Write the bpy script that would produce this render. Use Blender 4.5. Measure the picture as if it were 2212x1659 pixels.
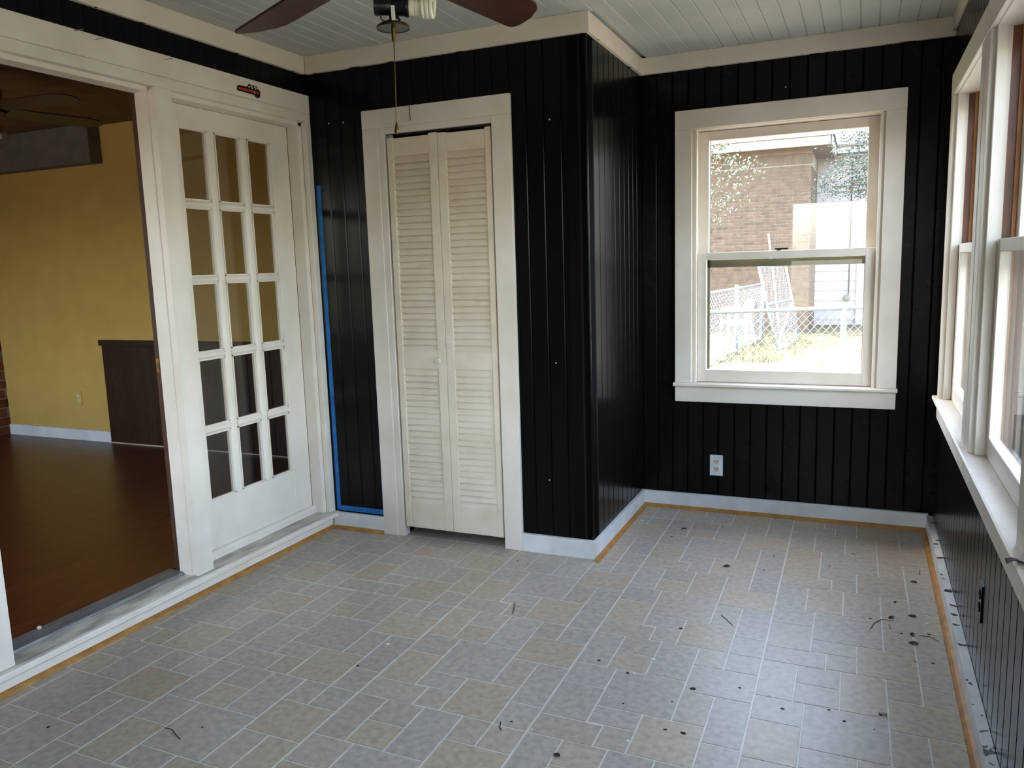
import bpy, bmesh, math, random
from mathutils import Vector, Matrix
R = math.radians
scene = bpy.context.scene
for o in list(bpy.data.objects):
    bpy.data.objects.remove(o)
COL = scene.collection

# ------------------------------------------------------------------ camera
F, YAW, PITCH, ROLL = 1715.5185, 0.4163, -0.1473, -0.0308
CAM = Vector((2.5677, -3.3828, 1.3664))
def cam_axes():
    fw = Vector((-math.sin(YAW), math.cos(YAW), 0)); rt = Vector((math.cos(YAW), math.sin(YAW), 0)); up = Vector((0, 0, 1))
    c, s = math.cos(PITCH), math.sin(PITCH)
    f2 = fw * c + up * s; u2 = up * c - fw * s
    c, s = math.cos(ROLL), math.sin(ROLL)
    return rt * c + u2 * s, u2 * c - rt * s, f2
RT, UP, FW = cam_axes()
cd = bpy.data.cameras.new('camera'); co = bpy.data.objects.new('camera', cd); COL.objects.link(co)
cd.sensor_width = 36; cd.sensor_fit = 'HORIZONTAL'; cd.lens = F / 2212 * 36; cd.clip_start = .05; cd.clip_end = 300
co.matrix_world = Matrix(((RT.x, UP.x, -FW.x, CAM.x), (RT.y, UP.y, -FW.y, CAM.y), (RT.z, UP.z, -FW.z, CAM.z), (0, 0, 0, 1)))
scene.camera = co
def at(u, v, ax, val):                       # photo pixel -> point on an axis plane
    d = FW + RT * ((u - 1106) / F) + UP * ((829.5 - v) / F)
    return CAM + d * ((val - CAM[ax]) / d[ax])
def px(p):
    d = Vector(p) - CAM; z = d.dot(FW)
    if z < .05: return None
    return 1106 + F * d.dot(RT) / z, 829.5 - F * d.dot(UP) / z

# ------------------------------------------------------------------ sky, sun, exposure
w = bpy.data.worlds.new('sky'); scene.world = w; w.use_nodes = True
nt = w.node_tree; nt.nodes.clear()
out = nt.nodes.new('ShaderNodeOutputWorld'); bg = nt.nodes.new('ShaderNodeBackground'); sky = nt.nodes.new('ShaderNodeTexSky')
sky.sky_type = 'NISHITA'; sky.sun_disc = False; sky.sun_elevation = R(56); sky.sun_rotation = R(-80); sky.air_density = 1.2; sky.dust_density = 2.5; sky.ozone_density = 1.5
bg.inputs['Strength'].default_value = 1.2
hsv = nt.nodes.new('ShaderNodeHueSaturation'); hsv.inputs['Saturation'].default_value = .72
nt.links.new(sky.outputs[0], hsv.inputs['Color']); nt.links.new(hsv.outputs[0], bg.inputs[0]); nt.links.new(bg.outputs[0], out.inputs[0])
sd = bpy.data.lights.new('sun', 'SUN'); sd.energy = 6.0; sd.angle = R(.8); sd.color = (1, .93, .82)
so = bpy.data.objects.new('sun', sd); COL.objects.link(so); so.location = (-20, 4, 22)
so.rotation_euler = Vector((-.60, .10, .90)).to_track_quat('Z', 'Y').to_euler()
vs = scene.view_settings
vs.view_transform = 'Standard'; vs.look = 'None'; vs.gamma = 1; vs.use_curve_mapping = False; vs.exposure = 1.5

# ------------------------------------------------------------------ materials
def lin(c):
    return tuple(((x / 255) / 12.92 if x / 255 <= .04045 else ((x / 255 + .055) / 1.055) ** 2.4) for x in c)
MATS = {}
def mat(name, rgb, rough=.5, spec=.5, rgb2=None, scale=8, amt=1.0, bump=0, bscale=60, metal=0, rnd=0, stretch=None, detail=4):
    m = bpy.data.materials.new(name); m.use_nodes = True; MATS[name] = m
    n = m.node_tree.nodes; l = m.node_tree.links; b = n['Principled BSDF']
    b.inputs['Roughness'].default_value = rough; b.inputs['Metallic'].default_value = metal
    b.inputs['Specular IOR Level'].default_value = spec
    c1 = lin(rgb) + (1,); c2 = lin(rgb2 or [x * .86 for x in rgb]) + (1,)
    geo = n.new('ShaderNodeNewGeometry'); mp = n.new('ShaderNodeMapping'); l.new(geo.outputs['Position'], mp.inputs[0])
    if stretch: mp.inputs['Scale'].default_value = stretch
    t = n.new('ShaderNodeTexNoise'); t.inputs['Scale'].default_value = scale; t.inputs['Detail'].default_value = detail
    l.new(mp.outputs[0], t.inputs['Vector'])
    rp = n.new('ShaderNodeValToRGB'); rp.color_ramp.elements[0].position = .35; rp.color_ramp.elements[1].position = .68
    rp.color_ramp.elements[0].color = c1; rp.color_ramp.elements[1].color = tuple(c1[i] + (c2[i] - c1[i]) * amt for i in range(4))
    l.new(t.outputs['Fac'], rp.inputs[0]); col = rp.outputs[0]
    if rnd:
        oi = n.new('ShaderNodeObjectInfo'); mr = n.new('ShaderNodeMapRange'); mr.inputs['To Min'].default_value = 1 - rnd; mr.inputs['To Max'].default_value = 1 + rnd
        l.new(oi.outputs['Random'], mr.inputs[0]); hs = n.new('ShaderNodeHueSaturation'); l.new(mr.outputs[0], hs.inputs['Value']); l.new(col, hs.inputs['Color']); col = hs.outputs[0]
    l.new(col, b.inputs['Base Color'])
    if bump:
        t2 = n.new('ShaderNodeTexNoise'); t2.inputs['Scale'].default_value = bscale; t2.inputs['Detail'].default_value = 3; l.new(mp.outputs[0], t2.inputs['Vector'])
        bp = n.new('ShaderNodeBump'); bp.inputs['Strength'].default_value = bump; bp.inputs['Distance'].default_value = .004
        l.new(t2.outputs['Fac'], bp.inputs['Height']); l.new(bp.outputs[0], b.inputs['Normal'])
    m['colsock'] = 0
    return m
def ragged(m, zedge, above, amp, scale, black=(20, 18, 17), base_shift=0):
    """slopped black paint along an edge of a white board: real paint with a shape of its own"""
    n = m.node_tree.nodes; l = m.node_tree.links; b = n['Principled BSDF']; src = b.inputs['Base Color'].links[0].from_socket
    geo = n.new('ShaderNodeNewGeometry'); sx = n.new('ShaderNodeSeparateXYZ'); l.new(geo.outputs['Position'], sx.inputs[0])
    t = n.new('ShaderNodeTexNoise'); t.inputs['Scale'].default_value = scale; t.inputs['Detail'].default_value = 3; l.new(geo.outputs['Position'], t.inputs[0])
    a = n.new('ShaderNodeMath'); a.operation = 'MULTIPLY_ADD'; a.inputs[1].default_value = amp; a.inputs[2].default_value = zedge - amp * .5 + base_shift; l.new(t.outputs['Fac'], a.inputs[0])
    g = n.new('ShaderNodeMath'); g.operation = 'GREATER_THAN' if above else 'LESS_THAN'; l.new(sx.outputs['Z'], g.inputs[0]); l.new(a.outputs[0], g.inputs[1])
    mx = n.new('ShaderNodeMixRGB'); mx.inputs[2].default_value = lin(black) + (1,); l.new(g.outputs[0], mx.inputs[0]); l.new(src, mx.inputs[1]); l.new(mx.outputs[0], b.inputs['Base Color'])
def glass(name, tint=(1, 1, 1), rough=.0, ior=1.5, boost=1.0, dust=0):
    m = bpy.data.materials.new(name); m.use_nodes = True; MATS[name] = m
    n = m.node_tree.nodes; l = m.node_tree.links; n.clear()
    o = n.new('ShaderNodeOutputMaterial'); mx = n.new('ShaderNodeMixShader'); tr = n.new('ShaderNodeBsdfTransparent'); gl = n.new('ShaderNodeBsdfGlossy'); fr = n.new('ShaderNodeFresnel')
    tr.inputs[0].default_value = tint + (1,); gl.inputs['Roughness'].default_value = rough; n.remove(fr)
    lw = n.new('ShaderNodeLayerWeight'); lw.inputs['Blend'].default_value = .5
    pw = n.new('ShaderNodeMath'); pw.operation = 'POWER'; pw.inputs[1].default_value = 5.0; l.new(lw.outputs['Facing'], pw.inputs[0])
    f0 = ((ior - 1) / (ior + 1)) ** 2 * boost
    k = n.new('ShaderNodeMath'); k.operation = 'MULTIPLY_ADD'; k.inputs[1].default_value = 1 - f0; k.inputs[2].default_value = f0; k.use_clamp = True; l.new(pw.outputs[0], k.inputs[0])
    l.new(k.outputs[0], mx.inputs[0]); l.new(tr.outputs[0], mx.inputs[1]); l.new(gl.outputs[0], mx.inputs[2]); l.new(mx.outputs[0], o.inputs[0])
    if dust:                                 # thin film of dust that scatters the daylight
        tl = n.new('ShaderNodeBsdfTranslucent'); tl.inputs[0].default_value = (.95, .92, .86, 1); m2 = n.new('ShaderNodeMixShader'); m2.inputs[0].default_value = dust
        l.new(mx.outputs[0], m2.inputs[1]); l.new(tl.outputs[0], m2.inputs[2]); l.new(m2.outputs[0], o.inputs[0])
    return m
white = mat('white_paint', (230, 219, 207), .42, .45, (219, 207, 191), 5, 1, .05, 40)
louver = mat('louver_paint', (230, 216, 196), .5, .4, (219, 203, 179), 7, 1)
frieze_m = mat('frieze_paint', (228, 215, 197), .55, .35, (218, 204, 184), 4)
ragged(frieze_m, 2.339, False, .012, 9, base_shift=-.0012)
ceil_m = mat('ceiling_paint', (196, 195, 186), .6, .3, (184, 184, 177), 3, 1, .04, 90, rnd=.02)
black = mat('black_gloss_paint', (15, 13, 12), .22, .15, (11, 10, 9), 6, 1, .03, 30)
backing_m = mat('dark_backing', (14, 12, 11), .8, .2)
base_m = mat('baseboard_paint', (222, 222, 220), .4, .45, (206, 206, 204), 9)
base_r = mat('baseboard_slopped', (222, 222, 220), .4, .45, (200, 200, 196), 9)
ragged(base_r, .082, True, .05, 22, base_shift=.006)
tan = mat('raw_pine', (176, 128, 66), .55, .35, (146, 100, 48), 18, 1, .05, 60, stretch=(1, 1, 1))
tape_m = mat('blue_tape', (38, 112, 178), .55, .3, (28, 88, 150), 30)
grout = mat('grout', (212, 208, 196), .4, .32, (196, 193, 182), 25)
tileA = mat('tile_blue_grey', (182, 171, 158), .38, .34, (158, 149, 138), 42, 1, .06, 160, rnd=.04, detail=12)
tileB = mat('tile_grey', (183, 170, 154), .38, .34, (160, 149, 134), 42, 1, .06, 160, rnd=.05, detail=12)
tileC = mat('tile_beige', (186, 170, 149), .38, .34, (164, 149, 129), 42, 1, .06, 160, rnd=.04, detail=12)
tan_wall = mat('tan_wall', (196, 160, 88), .7, .3, (188, 152, 82), 5, 1, .04, 120)
dark_wood = mat('dark_panelling', (62, 38, 25), .4, .45, (40, 24, 16), 14, 1, .04, 40, stretch=(6, 6, .5), rnd=.12)
lam = mat('laminate', (100, 50, 25), .32, .5, (60, 28, 14), 10, 1, .02, 40, stretch=(9, .7, 1), rnd=.12, detail=7)
dim_ceiling = mat('dimmed_ceiling_paint', (120, 94, 62), .8, .2)  # base colour darkened to stand in for the weak light up there
dark_jamb = mat('dark_stained_jamb', (78, 44, 24), .6, .25, (56, 30, 17), 20, 1, stretch=(4, 4, .4))
brown = mat('stained_wood', (122, 66, 34), .35, .5, (88, 44, 22), 20, 1, stretch=(4, 4, .4))
copper = mat('copper_strip', (196, 136, 86), .3, .5, (160, 100, 60), 14, 1, stretch=(4, 4, .5))
blade_m = mat('fan_blade_wood', (76, 36, 20), .4, .35, (54, 26, 15), 24, 1, .02, 60, rnd=.06)
fanblack = mat('fan_black', (20, 19, 18), .28, .5)
brass = mat('aged_brass', (104, 78, 42), .38, .5, (62, 46, 26), 40, 1, metal=.85)
bulbw = mat('bulb_white', (232, 226, 204), .35, .5)
ivory = mat('ivory_plastic', (220, 210, 182), .4, .5)
plate_m = mat('outlet_white', (232, 234, 236), .35, .5)
alu = mat('aluminium', (176, 178, 180), .35, .5, (120, 122, 126), 30, 1, metal=.6)
steel = mat('galvanised', (136, 138, 142), .5, .4, (122, 124, 128), 20)
thresh_m = mat('threshold_metal', (150, 150, 150), .38, .5, (104, 104, 106), 12, 1, .03, 40, metal=.5, stretch=(14, .8, 14))
sill_m = mat('worn_sill_paint', (206, 198, 186), .6, .3, (150, 144, 134), 14, 1, .08, 50, stretch=(1.5, .5, 1), detail=8)
soot = mat('dark_bits', (26, 23, 21), .6, .3, (40, 32, 26), 60)
leafb = mat('dry_leaf', (58, 48, 36), .7, .2, (34, 28, 22), 80)
chipw = mat('paint_chip', (226, 226, 218), .5, .4)
brickm = mat('house_brick', (102, 82, 66), .85, .2, (84, 67, 55), 9, 1, .1, 60, rnd=.18)
mortar = mat('mortar', (146, 136, 120), .9, .2)
brickd = mat('hearth_brick', (116, 62, 36), .85, .2, (70, 38, 26), 14, 1, .1, 60, rnd=.45)
siding_m = mat('siding_paint', (176, 166, 163), .6, .3, (170, 160, 158), 2)
fascia_m = mat('fascia_paint', (190, 182, 174), .6, .3)
soffit_m = mat('soffit_tan', (120, 96, 72), .7, .3)
roof_m = mat('shingles', (104, 92, 90), .9, .2, (84, 74, 72), 16)
ground_m = mat('dry_grass_ground', (122, 112, 88), .95, .1, (78, 74, 50), 3.5, 1, .4, 14, detail=9)
grass_m = mat('dry_grass', (112, 108, 72), .9, .2, (128, 118, 84), 6)
patio_m = mat('pale_concrete', (132, 127, 117), .9, .2, (118, 113, 104), 4, 1, .1, 30)
leaf1 = mat('bright_leaf', (80, 84, 56), .35, .5, (102, 102, 72), 20)
leaf2 = mat('blue_green_leaf', (54, 66, 60), .6, .25, (70, 82, 74), 12)
olive = mat('storm_frame_grey', (96, 90, 66), .5, .4)
bark = mat('bark', (120, 104, 88), .9, .2, (90, 78, 66), 20)
plastic = mat('white_plastic', (205, 205, 203), .4, .5)
grey_soffit = mat('grey_soffit', (112, 104, 98), .7, .3)
red_m = mat('badge_red', (176, 52, 44), .4, .4); badge_k = mat('badge_black', (28, 24, 26), .4, .4); badge_w = mat('badge_white', (214, 214, 206), .4, .4)
stainc = mat('stone_grey', (120, 118, 114), .8, .2)
G_clear = glass('window_glass', (.97, .985, .98), 0, 1.5, 1.6, .006)
G_door = glass('door_glass', (.74, .74, .72), .0, 1.5, 1.6)
G_bulb = glass('globe_glass', (.86, .82, .74), .05, 1.5, 2.0)

# ------------------------------------------------------------------ mesh helpers
def mesh(name, verts, faces, smooth=False):
    me = bpy.data.meshes.new(name); me.from_pydata([tuple(v) for v in verts], [], faces); me.update()
    if smooth:
        for p in me.polygons: p.use_smooth = True
    return me
class MB:
    def __init__(s): s.v = []; s.f = []
    def add(s, vs, fs):
        k = len(s.v); s.v += [Vector(v) for v in vs]; s.f += [tuple(i + k for i in f) for f in fs]; return s
    def box(s, x0, x1, y0, y1, z0, z1, c=0):
        if x0 > x1: x0, x1 = x1, x0
        if y0 > y1: y0, y1 = y1, y0
        if z0 > z1: z0, z1 = z1, z0
        if c:
            bm = bmesh.new(); vs = [bm.verts.new(q) for q in ((x0,y0,z0),(x1,y0,z0),(x1,y1,z0),(x0,y1,z0),(x0,y0,z1),(x1,y0,z1),(x1,y1,z1),(x0,y1,z1))]
            for f in ((3,2,1,0),(4,5,6,7),(0,1,5,4),(1,2,6,5),(2,3,7,6),(3,0,4,7)): bm.faces.new([vs[i] for i in f])
            c = min(c, (x1-x0)*.45, (y1-y0)*.45, (z1-z0)*.45)
            bmesh.ops.bevel(bm, geom=list(bm.edges), offset=c, segments=1, affect='EDGES', profile=.5)
            bm.verts.index_update(); r = s.add([v.co.copy() for v in bm.verts], [tuple(v.index for v in f.verts) for f in bm.faces]); bm.free(); return r
        return s.add([(x0,y0,z0),(x1,y0,z0),(x1,y1,z0),(x0,y1,z0),(x0,y0,z1),(x1,y0,z1),(x1,y1,z1),(x0,y1,z1)], [(3,2,1,0),(4,5,6,7),(0,1,5,4),(1,2,6,5),(2,3,7,6),(3,0,4,7)])
    def tube(s, pts, r, n=8, cap=True, closed=False):
        pts = [Vector(p) for p in pts]; rs = r if isinstance(r, (list, tuple)) else [r] * len(pts); k = len(s.v); m = len(pts); prev = None
        for i, p in enumerate(pts):
            d = (pts[(i+1) % m] - pts[i-1]) if closed or 0 < i < m-1 else (pts[1]-pts[0] if i == 0 else pts[-1]-pts[-2])
            d.normalize()
            if prev is None: a = d.orthogonal().normalized()
            else:
                a = prev - d * prev.dot(d); a = a.normalized() if a.length > 1e-6 else d.orthogonal().normalized()
            prev = a; b = d.cross(a)
            for j in range(n): s.v.append(p + (a * math.cos(2*math.pi*j/n) + b * math.sin(2*math.pi*j/n)) * rs[i])
        for i in range(m if closed else m-1):
            for j in range(n):
                q = (i+1) % m; s.f.append((k+i*n+j, k+i*n+(j+1) % n, k+q*n+(j+1) % n, k+q*n+j))
        if cap and not closed:
            s.f.append(tuple(k+j for j in reversed(range(n)))); s.f.append(tuple(k+(m-1)*n+j for j in range(n)))
        return s
    def lathe(s, prof, c=(0,0,0), n=20, axis='z', caps=True):
        k = len(s.v); c = Vector(c)
        for r, h in prof:
            for j in range(n):
                a = 2*math.pi*j/n; p = (r*math.cos(a), r*math.sin(a), h)
                if axis == 'x': p = (h, p[0], p[1])
                if axis == 'y': p = (p[0], h, p[1])
                s.v.append(c + Vector(p))
        for i in range(len(prof)-1):
            for j in range(n): s.f.append((k+i*n+j, k+i*n+(j+1) % n, k+(i+1)*n+(j+1) % n, k+(i+1)*n+j))
        if caps: s.f.append(tuple(k+j for j in reversed(range(n)))); s.f.append(tuple(k+(len(prof)-1)*n+j for j in range(n)))
        return s
    def prism(s, poly, d0, d1, fn):          # poly in 2D, extruded d0..d1, fn(a,b,d)->point
        n = len(poly); return s.add([fn(a, b, d0) for a, b in poly] + [fn(a, b, d1) for a, b in poly],
            [tuple(reversed(range(n))), tuple(range(n, 2*n))] + [(i, (i+1) % n, n+(i+1) % n, n+i) for i in range(n)])
W0 = {}
def tag(o, label=None, cat=None, group=None, kind=None):
    if label: o['label'] = label
    if cat: o['category'] = cat
    if group: o['group'] = group
    if kind: o['kind'] = kind
    return o
def empty(name, loc=(0,0,0), parent=None, **k):
    o = bpy.data.objects.new(name, None); COL.objects.link(o); o.empty_display_size = .1
    base = W0.get(parent.name, Vector()) if parent else Vector()
    o.location = Vector(loc) - base
    if parent: o.parent = parent
    W0[o.name] = Vector(loc); return tag(o, **k)
def place(name, me, m, loc, parent=None, rot=None, **k):      # loc is in world space
    o = bpy.data.objects.new(name, me); COL.objects.link(o)
    if m and not me.materials: me.materials.append(m)
    base = W0.get(parent.name, Vector()) if parent else Vector()
    o.location = Vector(loc) - base
    if rot: o.rotation_euler = rot
    if parent: o.parent = parent
    W0[o.name] = Vector(loc); return tag(o, **k)
def build(name, mb, m, parent=None, smooth=False, **k):       # mesh given in world space, origin put at its base
    vs = mb.v
    lo = Vector((min(v.x for v in vs), min(v.y for v in vs), min(v.z for v in vs))); hi = Vector((max(v.x for v in vs), max(v.y for v in vs), max(v.z for v in vs)))
    c = (lo + hi) / 2; c.z = lo.z
    me = mesh(name, [v - c for v in vs], mb.f, smooth)
    bm = bmesh.new(); bm.from_mesh(me); bmesh.ops.recalc_face_normals(bm, faces=bm.faces); bm.to_mesh(me); bm.free()
    if smooth:
        for p in me.polygons: p.use_smooth = True
    return place(name, me, m, c, parent, **k)
def box(name, m, parent, x0, x1, y0, y1, z0, z1, c=.0015, **k):
    return build(name, MB().box(x0, x1, y0, y1, z0, z1, c), m, parent, **k)
def autosmooth(o, ang=40):
    for p in o.data.polygons: p.use_smooth = True
    try: o.data.set_sharp_from_angle(angle=R(ang))
    except Exception: pass
    return o

# room planes: faces of the planks; boards and casings stand 2 cm proud of them
XL, YC, XC, YD, XR, YN = -.02, .02, 1.456, .925, 2.923, -4.6
HC, HF = 2.339, 2.423
PITCHW = .083

# ------------------------------------------------------------------ wall builder: slab with holes + vertical planks
def subtract(u0, u1, z0, z1, holes):
    us = sorted({u0, u1} | {min(max(h[i], u0), u1) for h in holes for i in (0, 1)}); res = []
    for a, b in zip(us, us[1:]):
        if b - a < 1e-4: continue
        m = (a + b) / 2; iv = [(z0, z1)]
        for h in holes:
            if h[0] <= m <= h[1]:
                nv = []
                for p, q in iv:
                    if h[2] > p: nv.append((p, min(q, h[2])))
                    if h[3] < q: nv.append((max(p, h[3]), q))
                iv = [t for t in nv if t[1] - t[0] > 1e-3]
        res += [(a, b, p, q) for p, q in iv]
    return res
PM = {}
def plank_mesh(wd, h, nx, t=.012, c=.0045):
    key = (round(wd, 4), round(h, 4), nx)
    if key not in PM:
        prof = [(0, 0), (0, t-c), (c, t), (wd-c, t), (wd, t-c), (wd, 0)] if wd > .012 else [(0, 0), (0, t), (wd, t), (wd, 0)]
        mb = MB()
        if nx == '-y': f = lambda a, b, d: (a, -b, d)
        elif nx == '+x': f = lambda a, b, d: (b, a, d)
        elif nx == '-x': f = lambda a, b, d: (-b, a, d)
        elif nx == '+y': f = lambda a, b, d: (a, b, d)
        mb.prism(prof, 0, h, f); me = mesh('plank', mb.v, mb.f)
        bm = bmesh.new(); bm.from_mesh(me); bmesh.ops.recalc_face_normals(bm, faces=bm.faces); bm.to_mesh(me); bm.free(); PM[key] = me
    return PM[key]
def wall(name, nx, plane, u0, u1, z0, z1, holes, thick, m, label, plank=True, phase=0, plank_z=None, skip=None):
    """nx: direction the wall faces; u runs along +x or +y"""
    mb = MB(); s = 1 if nx[0] == '+' else -1; ax = nx[1]; t = .012 if plank else 0
    for a, b, p, q in subtract(u0, u1, z0, z1, holes):
        f0, f1 = plane - s*t, plane - s*thick
        if ax == 'x': mb.box(f0, f1, a, b, p, q)
        else: mb.box(a, b, f0, f1, p, q)
    root = build(name, mb, backing_m if plank else m, kind='structure', label=label, cat='wall')
    if plank:
        pz0, pz1 = plank_z or (z0, z1); k = math.floor((u0 - phase) / PITCHW); u = phase + k * PITCHW
        while u < u1:
            a, b = max(u, u0), min(u + PITCHW, u1)
            if b - a > .004 and not (skip and skip(a, b)):
                segs = [(a, b, pz0, pz1)]
                for h in holes:
                    nx_ = []
                    for a2, b2, p, q in segs:
                        if h[1] <= a2 or h[0] >= b2 or h[3] <= p or h[2] >= q: nx_.append((a2, b2, p, q)); continue
                        if h[2] > p: nx_.append((a2, b2, p, h[2]))
                        if h[3] < q: nx_.append((a2, b2, h[3], q))
                        if h[0] > a2: nx_.append((a2, h[0], max(p, h[2]), min(q, h[3])))
                        if h[1] < b2: nx_.append((h[1], b2, max(p, h[2]), min(q, h[3])))
                    segs = nx_
                for a2, b2, p, q in segs:
                    if b2 - a2 < .004 or q - p < .004: continue
                    me = plank_mesh(b2 - a2 - .0008, q - p, nx); pl = plane - s*.012
                    place('plank', me, m, (pl, a2, p) if ax == 'x' else (a2, pl, p), root)
            u += PITCHW
    return root

# openings
OPEN = (-1.785, -.955, .0, 2.118)              # doorway in the left wall, y0,y1,z0,z1
FRD = (-.88, -.02, .0, 2.118)                  # french door
CLO = (.43, 1.02, 0, 2.02)                    # closet
FW_ = (1.646, 2.736)                          # far window casing, x0,x1
RWY = [(.745, -.345), (-.36, -1.45), (-1.465, -2.555), (-2.57, -3.66)]
NWX = (2.72, 1.63)
def hole(a, b): lo, hi = min(a, b), max(a, b); return (lo + .085, hi - .085, .70, 2.05)
wl_ = wall('wall_left', '+x', XL, YN, .95, 0, 2.5, [OPEN, FRD], .115, black, 'black plank wall above the doorway and glazed door', phase=.02, plank_z=(0, HF))
wall('wall_closet', '-y', YC, -.1, XC, 0, 2.5, [CLO], .09, black, 'black plank wall around the louvered closet doors', phase=.02-.01, plank_z=(0, HF))
wall('wall_nook', '+x', XC, YC, YD + .1, 0, 2.5, [], .09, black, 'glossy black plank side of the closet block', phase=.02, plank_z=(0, HF))
wall('wall_far', '-y', YD, XC, XR + .14, -.3, 2.6, [hole(*FW_)], .14, black, 'black plank wall around the window above the outlet', phase=1.463, plank_z=(0, HF))
wall('wall_right', '-x', XR, YN - .14, YD, -.3, 2.6, [hole(*a) for a in RWY], .14, black, 'black plank wall below and above the row of windows', phase=.925-30*PITCHW, plank_z=(0, HF), skip=lambda a, b: b < -3.2)
wall('wall_near', '+y', YN, -.15, XR, -.3, 2.6, [hole(*NWX)], .14, black, 'black wall behind the viewer', phase=0, plank_z=(0, HF), skip=lambda a, b: True)

# ------------------------------------------------------------------ ceiling with planks
cm = MB().box(-.02, XR, YN, 0.02, HF+.012, HF+.1).box(XC, XR, .02, YD, HF+.012, HF+.1)
ceil = build('ceiling', cm, ceil_m, kind='structure', label='pale grey tongue and groove plank ceiling', cat='ceiling')
CP = .0795; x = 1.81 - 23*CP
cmesh = {}
while x < XR - .001:
    a, b = max(x, -.02), min(x + CP, XR); y1 = .02 if (a + b)/2 < XC else YD
    if b - a > .004:
        key = (round(b-a, 4), y1)
        if key not in cmesh:
            wd = b - a - .0008; c = .004; t = .012
            mb = MB().prism([(0, 0), (0, -(t-c)), (c, -t), (wd-c, -t), (wd, -(t-c)), (wd, 0)], YN, y1, lambda p, q, d: (p, d, q))
            cmesh[key] = mesh('plank', mb.v, mb.f)
        place('plank', cmesh[key], ceil_m, (a, 0, HF+.012), ceil)
    x += CP
# roof slab over the house so that light only comes in through the openings
build('roof', MB().box(-4.4, XR+.34, YN-.34, YD+.3, 2.62, 2.74), roof_m, kind='structure', label='unseen roof slab added over the sunroom to keep light out', cat='roof')

# ------------------------------------------------------------------ floor: grout sheet + tiles of the repeating pattern
fm = MB().box(-.02, XR, YN, .02, -.06, -.0012).box(XC, XR, .02, YD, -.06, -.0012).box(.3, 1.2, .02, .5, -.06, -.0012)
floor = build('floor', fm, grout, kind='structure', label='sheet of grey and beige stone pattern tiles with pale grout', cat='floor')
PX, PY, X0, Y0 = .6005, .694, 2.2885, -.2465
CELL = [('A',0,.15,0,.139),('C',0,.15,.139,.342),('A',.15,.386,0,.24),('A',.15,.30,.24,.336),('C',.30,.487,.24,.448),('B',0,.203,.342,.452),('B',.203,.30,.336,.448),
 ('A',0,.115,.452,.694),('B',.115,.25,.45,.572),('C',.115,.25,.572,.694),('A',.25,.386,.448,.694),('B',.386,.487,.448,.575),('A',.487,.6005,.453,.575),
 ('C',.386,.6005,-.119,.06),('B',.386,.487,.06,.24),('A',.487,.6005,.06,.318),('A',.487,.6005,.318,.453)]
def clip(poly, a, b, c):                      # keep a*x+b*y<=c
    res = []
    for i in range(len(poly)):
        p, q = poly[i], poly[(i+1) % len(poly)]; dp, dq = a*p[0]+b*p[1]-c, a*q[0]+b*q[1]-c
        if dp <= 0: res.append(p)
        if dp*dq < 0: t = dp/(dp-dq); res.append((p[0]+(q[0]-p[0])*t, p[1]+(q[1]-p[1])*t))
    return res
def area(p): return abs(sum(p[i][0]*p[(i+1) % len(p)][1]-p[(i+1) % len(p)][0]*p[i][1] for i in range(len(p)))) / 2
zones = [[(-1, 0, .012), (1, 0, XR-.004), (0, 1, .016), (0, -1, -YN)], [(-1, 0, -XC-.004), (1, 0, XR-.004), (0, 1, YD-.004), (0, -1, -.016)], [(-1, 0, -.44), (1, 0, 1.01), (0, 1, .2), (0, -1, -.016)]]
tiles = []; G2 = .0028
for i in range(-6, 3):
    for j in range(-3, 8):
        for kind, a, b, c, d in CELL:
            P = []
            for lx, ly in ((a+G2+(.001 if a == 0 else 0), d-G2), (b-G2-(.001 if b > .6 else 0), d-G2), (b-G2, c+G2), (a+G2+(.001 if a == 0 else 0), c+G2)):
                xx = X0 + i*PX + lx; yy = Y0 - j*PY - ly
                P.append((xx - .008*(yy - Y0), yy - .0145*(xx - X0)))
            for zn in zones:
                Q = P
                for h in zn:
                    Q = clip(Q, *h)
                    if len(Q) < 3: break
                if len(Q) >= 3 and area(Q) > 6e-5:
                    s = [px((x, y, 0)) for x, y in Q]; vis = 0
                    if all(s):
                        s2 = s
                        for h in ((-1, 0, 0), (1, 0, 2212), (0, 1, 1659), (0, -1, 0)):
                            s2 = clip(s2, *h)
                            if len(s2) < 3: break
                        vis = area(s2) if len(s2) >= 3 else 0
                    tiles.append((vis, kind, Q))
tiles.sort(key=lambda t: -t[0])
TM = {'A': tileA, 'B': tileB, 'C': tileC}
rest = {k: MB() for k in 'ABC'}
random.seed(3)
for n, (vis, kind, Q) in enumerate(tiles):
    kd = kind if random.random() < .85 else random.choice('ABC')
    cx = sum(p[0] for p in Q)/len(Q); cy = sum(p[1] for p in Q)/len(Q); m = len(Q)
    k = 1 - .0012/max(.02, math.sqrt(area(Q)))
    vv = [(p[0]-cx, p[1]-cy, -.0014) for p in Q] + [(p[0]-cx, p[1]-cy, -.0006) for p in Q] + [((p[0]-cx)*k, (p[1]-cy)*k, 0) for p in Q]
    ff = [tuple(range(2*m, 3*m))] + [(r*m+i, r*m+(i+1) % m, (r+1)*m+(i+1) % m, (r+1)*m+i) for r in (0, 1) for i in range(m)]
    if n < 300 and vis > 0: place('tile', mesh('tile', vv, ff), TM[kd], (cx, cy, 0), floor)
    else: rest[kd].add([(v[0]+cx, v[1]+cy, v[2]) for v in vv], ff)
for kd in 'ABC':
    if rest[kd].v: build('tile_remainder', rest[kd], TM[kd], floor, kind='stuff')

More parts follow.
